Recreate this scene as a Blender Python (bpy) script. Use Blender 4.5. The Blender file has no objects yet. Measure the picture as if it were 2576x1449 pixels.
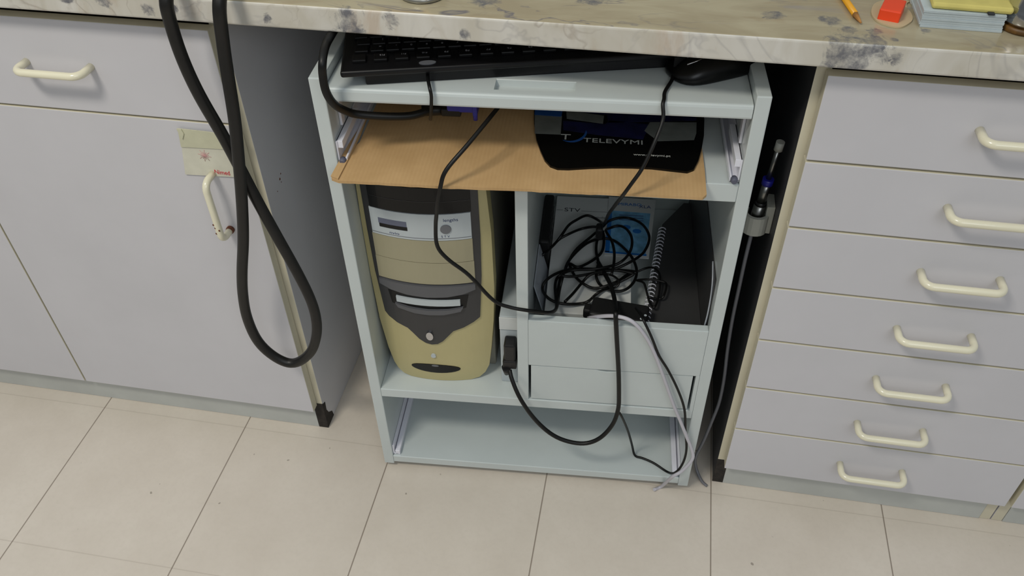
import bpy, bmesh, math, random
from mathutils import Vector, Matrix
PI = math.pi
scene = bpy.context.scene
COL = scene.collection

# ------------------------------------------------------------------ camera
cam_data = bpy.data.cameras.new('camera')
cam = bpy.data.objects.new('camera', cam_data); COL.objects.link(cam)
cam_data.sensor_width = 36.0
cam.matrix_world = Matrix(((0.985085, -0.108052, 0.133914, 0.105112), (0.171805, 0.660884, -0.730559, -0.905639), (-0.009563, 0.742669, 0.66959, 1.308454), (0, 0, 0, 1)))
cam_data.lens = 29.1718
cam_data.shift_x = -0.00810
cam_data.shift_y = -0.01344
cam_data.clip_start = 0.05

scene.camera = cam

# ------------------------------------------------------------------ world and lights
world = bpy.data.worlds.new('world'); scene.world = world
world.use_nodes = True
wn_ = world.node_tree; bg = wn_.nodes['Background']
tc_ = wn_.nodes.new('ShaderNodeTexCoord'); sx_ = wn_.nodes.new('ShaderNodeSeparateXYZ'); mr_ = wn_.nodes.new('ShaderNodeMapRange')
wn_.links.new(tc_.outputs['Generated'], sx_.inputs[0]); wn_.links.new(sx_.outputs[2], mr_.inputs[0])
mr_.inputs[1].default_value = -0.05; mr_.inputs[2].default_value = 0.85; mr_.inputs[3].default_value = 0.13; mr_.inputs[4].default_value = 0.78
wn_.links.new(mr_.outputs[0], bg.inputs['Strength'])      # dim room at eye level, pale ceiling above
bg.inputs['Color'].default_value = (0.92, 0.985, 1.02, 1)

def area(name, loc, target, sx, sy, energy, color):
    d = bpy.data.lights.new(name, 'AREA'); d.shape = 'RECTANGLE'; d.size = sx; d.size_y = sy
    d.energy = energy; d.color = color
    o = bpy.data.objects.new(name, d); COL.objects.link(o); o.location = loc
    v = Vector(target) - Vector(loc)
    o.rotation_euler = v.to_track_quat('-Z', 'Y').to_euler()
    return o
area('ceiling_lamp', (-0.80, -1.27, 2.6), (-0.5, -0.2, 0.3), 0.50, 0.30, 31, (1.0, 0.94, 0.82))
area('fill_light_right', (0.9, -2.3, 2.2), (-0.5, 0, 0.3), 1.4, 0.8, 13, (0.90, 0.95, 1.0))  # added unseen fill from the front right, lifts the left cupboard's side panel

scene.view_settings.view_transform = 'Standard'
scene.view_settings.look = 'None'
scene.view_settings.exposure = -0.22
scene.view_settings.gamma = 1.0
scene.view_settings.use_curve_mapping = False

# ------------------------------------------------------------------ helpers
def srgb(h):
    h = h.lstrip('#'); v = [int(h[i:i+2], 16) / 255 for i in (0, 2, 4)]
    return tuple(c / 12.92 if c <= 0.04045 else ((c + 0.055) / 1.055) ** 2.4 for c in v) + (1,)

class NT:
    """small wrapper for writing node trees"""
    def __init__(s, name):
        s.m = bpy.data.materials.new(name); s.m.use_nodes = True
        s.t = s.m.node_tree; s.b = s.t.nodes['Principled BSDF']
    def n(s, typ, **kw):
        nd = s.t.nodes.new(typ)
        for k, v in kw.items():
            if isinstance(k, str) and k.startswith('i_'): nd.inputs[int(k[2:])].default_value = v
            else: setattr(nd, k, v)
        return nd
    def l(s, a, b): s.t.links.new(a, b)
    def math(s, op, a, b=None, clamp=False):
        nd = s.n('ShaderNodeMath', operation=op, use_clamp=clamp)
        for i, v in enumerate((a, b)):
            if v is None: continue
            if isinstance(v, (int, float)): nd.inputs[i].default_value = v
            else: s.l(v, nd.inputs[i])
        return nd.outputs[0]
    def mix(s, f, a, b):
        nd = s.n('ShaderNodeMix', data_type='RGBA')
        for i, v in ((0, f), (6, a), (7, b)):
            if isinstance(v, (int, float)): nd.inputs[i].default_value = v
            elif isinstance(v, tuple): nd.inputs[i].default_value = v
            else: s.l(v, nd.inputs[i])
        return nd.outputs[2]
    def noise(s, vec, scale, detail=2, rough=.5, dist=0):
        nd = s.n('ShaderNodeTexNoise'); s.l(vec, nd.inputs['Vector'])
        nd.inputs['Scale'].default_value = scale; nd.inputs['Detail'].default_value = detail
        nd.inputs['Roughness'].default_value = rough; nd.inputs['Distortion'].default_value = dist
        return nd.outputs[0]
    def ramp(s, v, a, b):
        nd = s.n('ShaderNodeMapRange'); s.l(v, nd.inputs[0])
        nd.inputs[1].default_value = a; nd.inputs[2].default_value = b
        return nd.outputs[0]
    def co(s, scale=(1, 1, 1)):
        t = s.n('ShaderNodeTexCoord'); m = s.n('ShaderNodeMapping')
        s.l(t.outputs['Object'], m.inputs[0]); m.inputs['Scale'].default_value = scale
        return m.outputs[0]

def mat(name, col, rough=.5, var=.04, metal=0, scale=8, coat=0, bump=0, spec=.5, trans=0):
    q = NT(name); c = srgb(col) if isinstance(col, str) else col
    v = q.co(); f = q.noise(v, scale, 4, .6)
    lo = tuple(x * (1 - var * 1.5) for x in c[:3]) + (1,); hi = tuple(min(1, x * (1 + var)) for x in c[:3]) + (1,)
    q.l(q.mix(q.ramp(f, .35, .65), lo, hi), q.b.inputs['Base Color'])
    q.b.inputs['Roughness'].default_value = rough; q.b.inputs['Metallic'].default_value = metal
    q.b.inputs['Coat Weight'].default_value = coat; q.b.inputs['Specular IOR Level'].default_value = spec
    q.b.inputs['Transmission Weight'].default_value = trans
    if bump:
        bn = q.n('ShaderNodeBump'); bn.inputs['Strength'].default_value = bump; bn.inputs['Distance'].default_value = .001
        q.l(q.noise(v, 350, 2), bn.inputs['Height']); q.l(bn.outputs[0], q.b.inputs['Normal'])
    return q.m

class MB:
    def __init__(s): s.bm = bmesh.new()
    def _tag(s, faces, mi, smooth=False):
        for f in faces: f.material_index = mi; f.smooth = smooth
    def box(s, x0, x1, y0, y1, z0, z1, bev=.0008, mi=0, M=None, seg=2):
        t = bmesh.new(); bmesh.ops.create_cube(t, size=1)
        for v in t.verts:
            v.co = Vector((x0 + (v.co.x + .5) * (x1 - x0), y0 + (v.co.y + .5) * (y1 - y0), z0 + (v.co.z + .5) * (z1 - z0)))
        if bev: bmesh.ops.bevel(t, geom=list(t.edges), offset=bev, segments=seg, affect='EDGES', profile=.5)
        return s._join(t, mi, M)
    def _join(s, t, mi, M=None, smooth=False):
        if M: bmesh.ops.transform(t, matrix=M, verts=t.verts)
        mp = {v: s.bm.verts.new(v.co) for v in t.verts}; out = []
        for f in t.faces:
            try: g = s.bm.faces.new([mp[v] for v in f.verts])
            except ValueError: continue
            g.material_index = mi; g.smooth = smooth or f.smooth; out.append(g)
        t.free(); return s
    def prism(s, pts, d0, d1, axis='z', bev=0, mi=0, M=None, bend=None, cuts=None):
        """outline in the two other axes, extruded from d0 to d1 along axis; bend(x,y,z) gives a new point"""
        t = bmesh.new()
        def P(a, b, d): return {'z': (a, b, d), 'y': (a, d, b), 'x': (d, a, b)}[axis]
        vs = [t.verts.new(P(a, b, d0)) for a, b in pts]; f = t.faces.new(vs)
        r = bmesh.ops.extrude_face_region(t, geom=[f])
        dv = Vector(P(0, 0, d1 - d0))
        for g in r['geom']:
            if isinstance(g, bmesh.types.BMVert): g.co += dv
        bmesh.ops.recalc_face_normals(t, faces=t.faces)
        if bev: bmesh.ops.bevel(t, geom=list(t.edges), offset=bev, segments=2, affect='EDGES', profile=.5)
        if bend:
            for c in (cuts or []):
                bmesh.ops.bisect_plane(t, geom=t.verts[:] + t.edges[:] + t.faces[:], plane_co=(c, 0, 0), plane_no=(1, 0, 0))
            for v in t.verts: v.co = Vector(bend(*v.co))
        return s._join(t, mi, M)
    def tube(s, pts, r, mi=0, seg=10, smooth_path=True, taper=None, closed_caps=True):
        P = [Vector(p) for p in pts]
        if smooth_path and len(P) > 2:
            Q = []
            for i in range(len(P) - 1):
                a = P[i - 1] if i else P[0] * 2 - P[1]; b, c = P[i], P[i + 1]
                d = P[i + 2] if i + 2 < len(P) else P[-1] * 2 - P[-2]
                n = 6
                for k in range(n):
                    u = k / n
                    Q.append(.5 * ((2 * b) + (c - a) * u + (2 * a - 5 * b + 4 * c - d) * u * u + (3 * b - a - 3 * c + d) * u ** 3))
            Q.append(P[-1])
            for _ in range(2): Q = [Q[0]] + [(Q[i - 1] + Q[i] * 2 + Q[i + 1]) / 4 for i in range(1, len(Q) - 1)] + [Q[-1]]
        else: Q = P
        up = Vector((0, 0, 1)); rings = []; N = None
        for i, p in enumerate(Q):
            T = (Q[min(i + 1, len(Q) - 1)] - Q[max(i - 1, 0)]).normalized()
            if N is None:
                N = T.cross(up)
                if N.length < .1: N = T.cross(Vector((1, 0, 0)))
            N = (N - T * N.dot(T)).normalized(); B = T.cross(N)
            rr = r if taper is None else r * taper(i / (len(Q) - 1))
            rings.append([s.bm.verts.new(p + (N * math.cos(2 * PI * k / seg) + B * math.sin(2 * PI * k / seg)) * rr) for k in range(seg)])
        for a, b in zip(rings, rings[1:]):
            for k in range(seg):
                f = s.bm.faces.new((a[k], a[(k + 1) % seg], b[(k + 1) % seg], b[k])); f.smooth = True; f.material_index = mi
        if closed_caps:
            for rg in (rings[0][::-1], rings[-1]):
                f = s.bm.faces.new(rg); f.material_index = mi
        return s
    def lathe(s, prof, M=None, seg=32, mi=0, sy=1):
        t = bmesh.new(); rings = []
        for r, z in prof:
            rings.append([t.verts.new((r * math.cos(2 * PI * k / seg), sy * r * math.sin(2 * PI * k / seg), z)) for k in range(seg)])
        for a, b in zip(rings, rings[1:]):
            for k in range(seg):
                f = t.faces.new((a[k], a[(k + 1) % seg], b[(k + 1) % seg], b[k])); f.smooth = True
        t.faces.new(rings[0][::-1]); t.faces.new(rings[-1])
        bmesh.ops.recalc_face_normals(t, faces=t.faces)
        return s._join(t, mi, M)
    def text(s, txt, o, xd, yd, size, depth=.0002, mi=0, sx=1, align='LEFT', bend=None):
        """letters standing on the surface: origin o, writing direction xd, up direction yd"""
        c = bpy.data.curves.new('lettering', 'FONT'); c.body = txt; c.size = size; c.extrude = depth; c.align_x = align
        ob = bpy.data.objects.new('lettering', c); COL.objects.link(ob)
        dg = bpy.context.evaluated_depsgraph_get(); me = bpy.data.meshes.new_from_object(ob.evaluated_get(dg))
        xd = Vector(xd).normalized(); yd = Vector(yd).normalized(); nd = xd.cross(yd)
        mp = []
        for v in me.vertices:
            p = Vector(o) + xd * v.co.x * sx + yd * v.co.y + nd * v.co.z
            mp.append(s.bm.verts.new(bend(*p) if bend else p))
        for p in me.polygons:
            try: f = s.bm.faces.new([mp[i] for i in p.vertices]); f.material_index = mi
            except ValueError: pass
        bpy.data.objects.remove(ob); bpy.data.curves.remove(c); bpy.data.meshes.remove(me)
        return s

BASE = {}
ORIG = Vector((-0.034757, -0.028926, 0)); YAW = 0.07399       # the trolley stands slightly turned
def to_room(p):
    c, q = math.cos(YAW), math.sin(YAW)
    return Vector((ORIG.x + c * p[0] - q * p[1], ORIG.y + q * p[0] + c * p[1], p[2]))
def _place(o, base, frame):
    if frame == 'c': o.location = to_room(base); o.rotation_euler = (0, 0, YAW)
    else: o.location = base
    BASE[o.name] = Vector(base)
def tag(o, label, cat, group=None):
    o['label'] = label; o['category'] = cat
    if group: o['group'] = group
    return o
def thing(name, label, cat, base=(0, 0, 0), frame='w', group=None):
    o = bpy.data.objects.new(name, None); COL.objects.link(o); o.empty_display_size = .05
    _place(o, base, frame); return tag(o, label, cat, group)
def part(name, mb, mats, parent=None, base=(0, 0, 0), frame='w', label=None):
    if not isinstance(mats, (list, tuple)): mats = [mats]
    b = BASE[parent.name] if parent else Vector(base)
    bmesh.ops.translate(mb.bm, verts=mb.bm.verts, vec=-b)
    me = bpy.data.meshes.new(name); mb.bm.normal_update(); mb.bm.to_mesh(me); mb.bm.free()
    for m_ in mats: me.materials.append(m_)
    o = bpy.data.objects.new(name, me); COL.objects.link(o)
    if parent: o.parent = parent; BASE[o.name] = b
    else: _place(o, base, frame)
    if label: o['label'] = label
    return o
def struct(name, mb, mats):
    o = part(name, mb, mats); o['kind'] = 'structure'; return o
def Rz(a, c=(0, 0, 0)):
    return Matrix.Translation(c) @ Matrix.Rotation(a, 4, 'Z')

# ------------------------------------------------------------------ materials
M = {}
M['cab'] = mat('cabinet_laminate', '#c8c7cc', .42, .02, scale=5)
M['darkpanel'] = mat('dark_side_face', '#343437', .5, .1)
M['cream'] = mat('cream_edge', '#cdc7b2', .5, .04)
M['handle'] = mat('cream_enamel', '#e4dfc6', .22, .03, coat=.4)
M['cart'] = mat('trolley_laminate', '#c0c8c8', .28, .02, coat=.25)
M['cartdark'] = mat('shelf_laminate', '#b4bdbb', .4, .02)
M['kick'] = mat('kick_laminate', '#b9bcb9', .45, .05)
M['carcass'] = mat('carcass_board', '#b5ac92', .6, .06)
M['darkedge'] = mat('dark_edge', '#2b2622', .9, .3, scale=90)
M['rust'] = mat('rust', '#6a3d28', .9, .3, scale=200)
M['rail'] = mat('white_rail', '#dfe0ea', .25, .03, coat=.3)
M['screw'] = mat('rail_cap', '#565868', .6, .1)
M['black'] = mat('black_plastic', '#141416', .35, .1)
M['blackm'] = mat('matt_black_plastic', '#0e0e0f', .55, .1)
M['kbd'] = mat('keyboard_black', '#101012', .36, .15, spec=.3)
M['key'] = mat('key_black', '#0b0b0c', .42, .1, spec=.3)
M['legend'] = mat('key_legend', '#8d8d92', .5, 0)
M['cable'] = mat('black_cable', '#080808', .45, .15, spec=.35)
M['hosem'] = mat('black_rubber', '#171615', .42, .15, scale=40, spec=.4)
M['whitecable'] = mat('white_cable', '#b9b7bf', .4, .03)
M['greyhose'] = mat('grey_hose', '#6f6f74', .4, .03)
M['bluep'] = mat('blue_plastic', '#1c1f86', .4, .05)
M['coverbeige'] = mat('pc_cover_beige', '#9c967c', .42, .02)
M['lip'] = mat('pc_mid_grey', '#56575b', .4, .04)
M['beige'] = mat('pc_beige', '#b5ab7e', .42, .03)
M['pcside'] = mat('pc_case_metal', '#8c8a80', .45, .04)
M['fascia'] = mat('pc_charcoal', '#333335', .4, .06)
M['fasciadk'] = mat('pc_near_black', '#0b0b0d', .3, .06, spec=.3)
M['pcwhite'] = mat('pc_white_panel', '#b4bcc0', .35, .01)
M['pcgrey'] = mat('pc_grey', '#6d7076', .35, .03, metal=.3)
M['pcgreydk'] = mat('pc_slot_grey', '#5f6478', .4, .03)
M['chrome'] = mat('chrome', '#c9c9cc', .14, .03, metal=1)
M['steel'] = mat('brushed_steel', '#8b8b88', .3, .1, metal=1, scale=60)
M['ink'] = mat('dark_ink', '#23252c', .6, 0)
M['blueink'] = mat('blue_ink', '#3b4a80', .6, 0)
M['red'] = mat('red_ink', '#c63a44', .6, 0)
M['pink'] = mat('faded_red_ink', '#c89a98', .6, 0)
M['paper'] = mat('white_paper', '#c9cccb', .7, .02)
M['paperold'] = mat('aged_paper', '#cfcdbd', .55, .05, scale=25)
M['tapem'] = mat('sticky_tape', '#c3c2a8', .3, .05, scale=30)
M['blueprint'] = mat('brochure_blue', '#74b0d8', .5, .18, scale=60)
M['blueprintdk'] = mat('brochure_blue_dark', '#1d6fc0', .5, .05)
M['folder'] = mat('dark_folder', '#3a3a3b', .4, .1)
M['clear'] = mat('cloudy_plastic', '#a5abb4', .25, .05)
M['orange'] = mat('orange_plastic', '#e8451c', .4, .06)
M['yellow'] = mat('yellow_paper', '#c9bd6c', .7, .06, scale=30)
M['pencil'] = mat('yellow_paint', '#e0a020', .35, .05)
M['wood'] = mat('pencil_wood', '#a5743c', .7, .1, scale=80)
M['brown'] = mat('brown_base', '#6b4a1c', .5, .3, scale=60)
M['tin'] = mat('can_tin', '#9a9a94', .3, .05, metal=.8)
M['bracket'] = mat('grey_bracket', '#a3a39a', .5, .05)
M['wall'] = mat('wall_paint', '#a9a9a6', .8, .03, scale=3)
M['padblack'] = mat('pad_black', '#050505', .3, .1, spec=.3)
M['padgrey'] = mat('pad_grey', '#6b6f6b', .35, .12, scale=30)
M['padnavy'] = mat('pad_navy', '#15163e', .35, .3, scale=45)
M['padblue'] = mat('pad_blue', '#1f4f93', .35, .05)
M['padwhite'] = mat('pad_white_print', '#b5b8b4', .4, .02)

def make_cardboard():
    q = NT('corrugated_cardboard'); v = q.co(); c1 = srgb('#b49264'); c2 = srgb('#c09e70')
    f = q.noise(v, 14, 4, .6)
    w = q.n('ShaderNodeTexWave', bands_direction='X'); q.l(v, w.inputs[0]); w.inputs['Scale'].default_value = 60; w.inputs['Distortion'].default_value = .4
    base = q.mix(q.ramp(f, .35, .65), c1, c2)
    q.l(q.mix(q.math('MULTIPLY', w.outputs[1], .10), base, srgb('#a37c4c')), q.b.inputs['Base Color'])
    q.b.inputs['Roughness'].default_value = .8
    bn = q.n('ShaderNodeBump'); bn.inputs['Strength'].default_value = .15; bn.inputs['Distance'].default_value = .001
    q.l(w.outputs[1], bn.inputs['Height']); q.l(bn.outputs[0], q.b.inputs['Normal'])
    return q.m
M['board'] = make_cardboard()

def make_floor():
    q = NT('floor_tiles'); t = q.n('ShaderNodeTexCoord'); sp = q.n('ShaderNodeSeparateXYZ'); q.l(t.outputs['Object'], sp.inputs[0])
    def joint(out, off, half):
        a = q.math('DIVIDE', q.math('ADD', out, off), .30)
        fr = q.math('ABSOLUTE', q.math('SUBTRACT', q.math('FRACT', a), .5))
        d = q.math('MULTIPLY', q.math('SUBTRACT', .5, fr), .30)      # distance to the joint
        return q.math('SUBTRACT', 1, q.math('DIVIDE', d, half), clamp=True), q.math('FLOOR', a)
    jx, cx_ = joint(sp.outputs[0], 30.0 + .0125, .0017); jy, cy_ = joint(sp.outputs[1], 30.0 + .0077, .0016)
    cell = q.n('ShaderNodeCombineXYZ'); q.l(cx_, cell.inputs[0]); q.l(cy_, cell.inputs[1])
    wn = q.n('ShaderNodeTexWhiteNoise', noise_dimensions='3D'); q.l(cell.outputs[0], wn.inputs[0])
    v = q.co(); f = q.noise(v, 5, 6, .65); g = q.noise(v, 120, 3, .6)
    base = q.mix(q.ramp(f, .3, .7), srgb('#cac0b3'), srgb('#d6cdc1'))
    base = q.mix(q.math('MULTIPLY', q.ramp(g, .45, .75), .18), base, srgb('#bdb4a8'))
    base = q.mix(q.math('MULTIPLY', wn.outputs[0], .16), base, srgb('#c0b6aa'))
    sp2 = q.noise(v, 55, 1, .4); specks = q.ramp(sp2, .79, .81)
    base = q.mix(q.math('MULTIPLY', specks, .6), base, srgb('#6d6258'))
    base = q.mix(q.math('MULTIPLY', jy, .30), base, srgb('#8c7f70'))
    q.l(q.mix(q.math('MULTIPLY', jx, .95), base, srgb('#6b5c4e')), q.b.inputs['Base Color'])
    q.b.inputs['Roughness'].default_value = .36
    return q.m
M['floor'] = make_floor()

def make_marble(name, ca_, cb_, cbr, stretch, kl):
    q = NT(name); v = q.co(stretch); n0 = q.noise(v, 13, 4, .55, .8)
    base = q.mix(q.ramp(n0, .38, .62), srgb(ca_), srgb(cb_))
    br = q.noise(q.co(stretch), 7, 5, .6, 1.5)
    base = q.mix(q.math('MULTIPLY', q.ramp(br, .55, .68), .60), base, srgb(cbr))
    gy = q.noise(q.co(stretch), 10, 5, .65, 2.2)
    base = q.mix(q.math('MULTIPLY', q.ramp(gy, .62, .74), .40), base, srgb('#85828a'))
    vn = q.noise(q.co(stretch), 4.5, 4, .55, 2.2)
    line = q.math('SUBTRACT', 1, q.math('DIVIDE', q.math('ABSOLUTE', q.math('SUBTRACT', vn, .5)), .016), clamp=True)
    msk = q.ramp(q.noise(v, 4.3, 2, .5), .48, .58)
    base = q.mix(q.math('MULTIPLY', q.math('MULTIPLY', line, msk), kl), base, srgb('#62606a'))
    line2 = q.math('SUBTRACT', 1, q.math('DIVIDE', q.math('ABSOLUTE', q.math('SUBTRACT', vn, .43)), .012), clamp=True)
    base = q.mix(q.math('MULTIPLY', q.math('MULTIPLY', line2, q.ramp(q.noise(v, 7, 2), .48, .6)), .40), base, srgb('#85776a'))
    # dark blue-grey blotches with a place of their own
    co = q.n('ShaderNodeTexCoord'); bl = q.noise(q.co((1, 1, 1)), 60, 6, .65, 1.0)
    acc = None
    for (x, y, z, r) in [(.312, -.029, .874, .045), (.335, -.02, .885, .03), (.359, -.029, .877, .013), (-.255, -.029, .874, .030), (-.205, -.029, .882, .016), (-.119, -.029, .870, .012),
                         (.289, .025, .892, .020), (.338, .003, .892, .014), (.356, -.013, .892, .009), (.393, .013, .892, .010), (.308, .003, .892, .016), (-.514, -.029, .873, .014), (-.48, -.029, .878, .012),
                         (-.62, -.029, .882, .016), (-.57, -.029, .885, .018), (-.36, -.029, .873, .011), (-.10, .02, .892, .03), (.02, .04, .892, .03), (-.29, .02, .892, .03), (.23, .03, .892, .02), (-.40, .0, .892, .025)]:
        d = q.n('ShaderNodeVectorMath', operation='DISTANCE'); q.l(co.outputs['Object'], d.inputs[0]); d.inputs[1].default_value = (x, y, z)
        k = q.math('SUBTRACT', 1, q.math('DIVIDE', d.outputs['Value'], r), clamp=True)
        acc = k if acc is None else q.math('MAXIMUM', acc, k)
    bm_ = q.ramp(q.math('ADD', q.math('MULTIPLY', acc, .55), q.math('MULTIPLY', bl, 1.0)), .68, .84)
    bm_ = q.math('MULTIPLY', bm_, q.ramp(acc, 0, .15))
    dens = q.ramp(q.noise(q.co((1, 1, 1)), 95, 4, .7), .35, .62)
    q.l(q.mix(q.math('MULTIPLY', q.math('MULTIPLY', bm_, .85), q.math('ADD', q.math('MULTIPLY', dens, .65), .35)), base, srgb('#50535f')), q.b.inputs['Base Color'])
    q.b.inputs['Roughness'].default_value = .22
    return q.m
M['marble'] = make_marble('veined_marble', '#bdb8ac', '#cdcac3', '#b09c86', (1.1, 1, .6), .22)
M['marbletop'] = make_marble('veined_marble_brown_top', '#9b9076', '#aba288', '#876c48', (.55, 1.9, 1), .85)  # top face gets a darker, browner mix than the front
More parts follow.
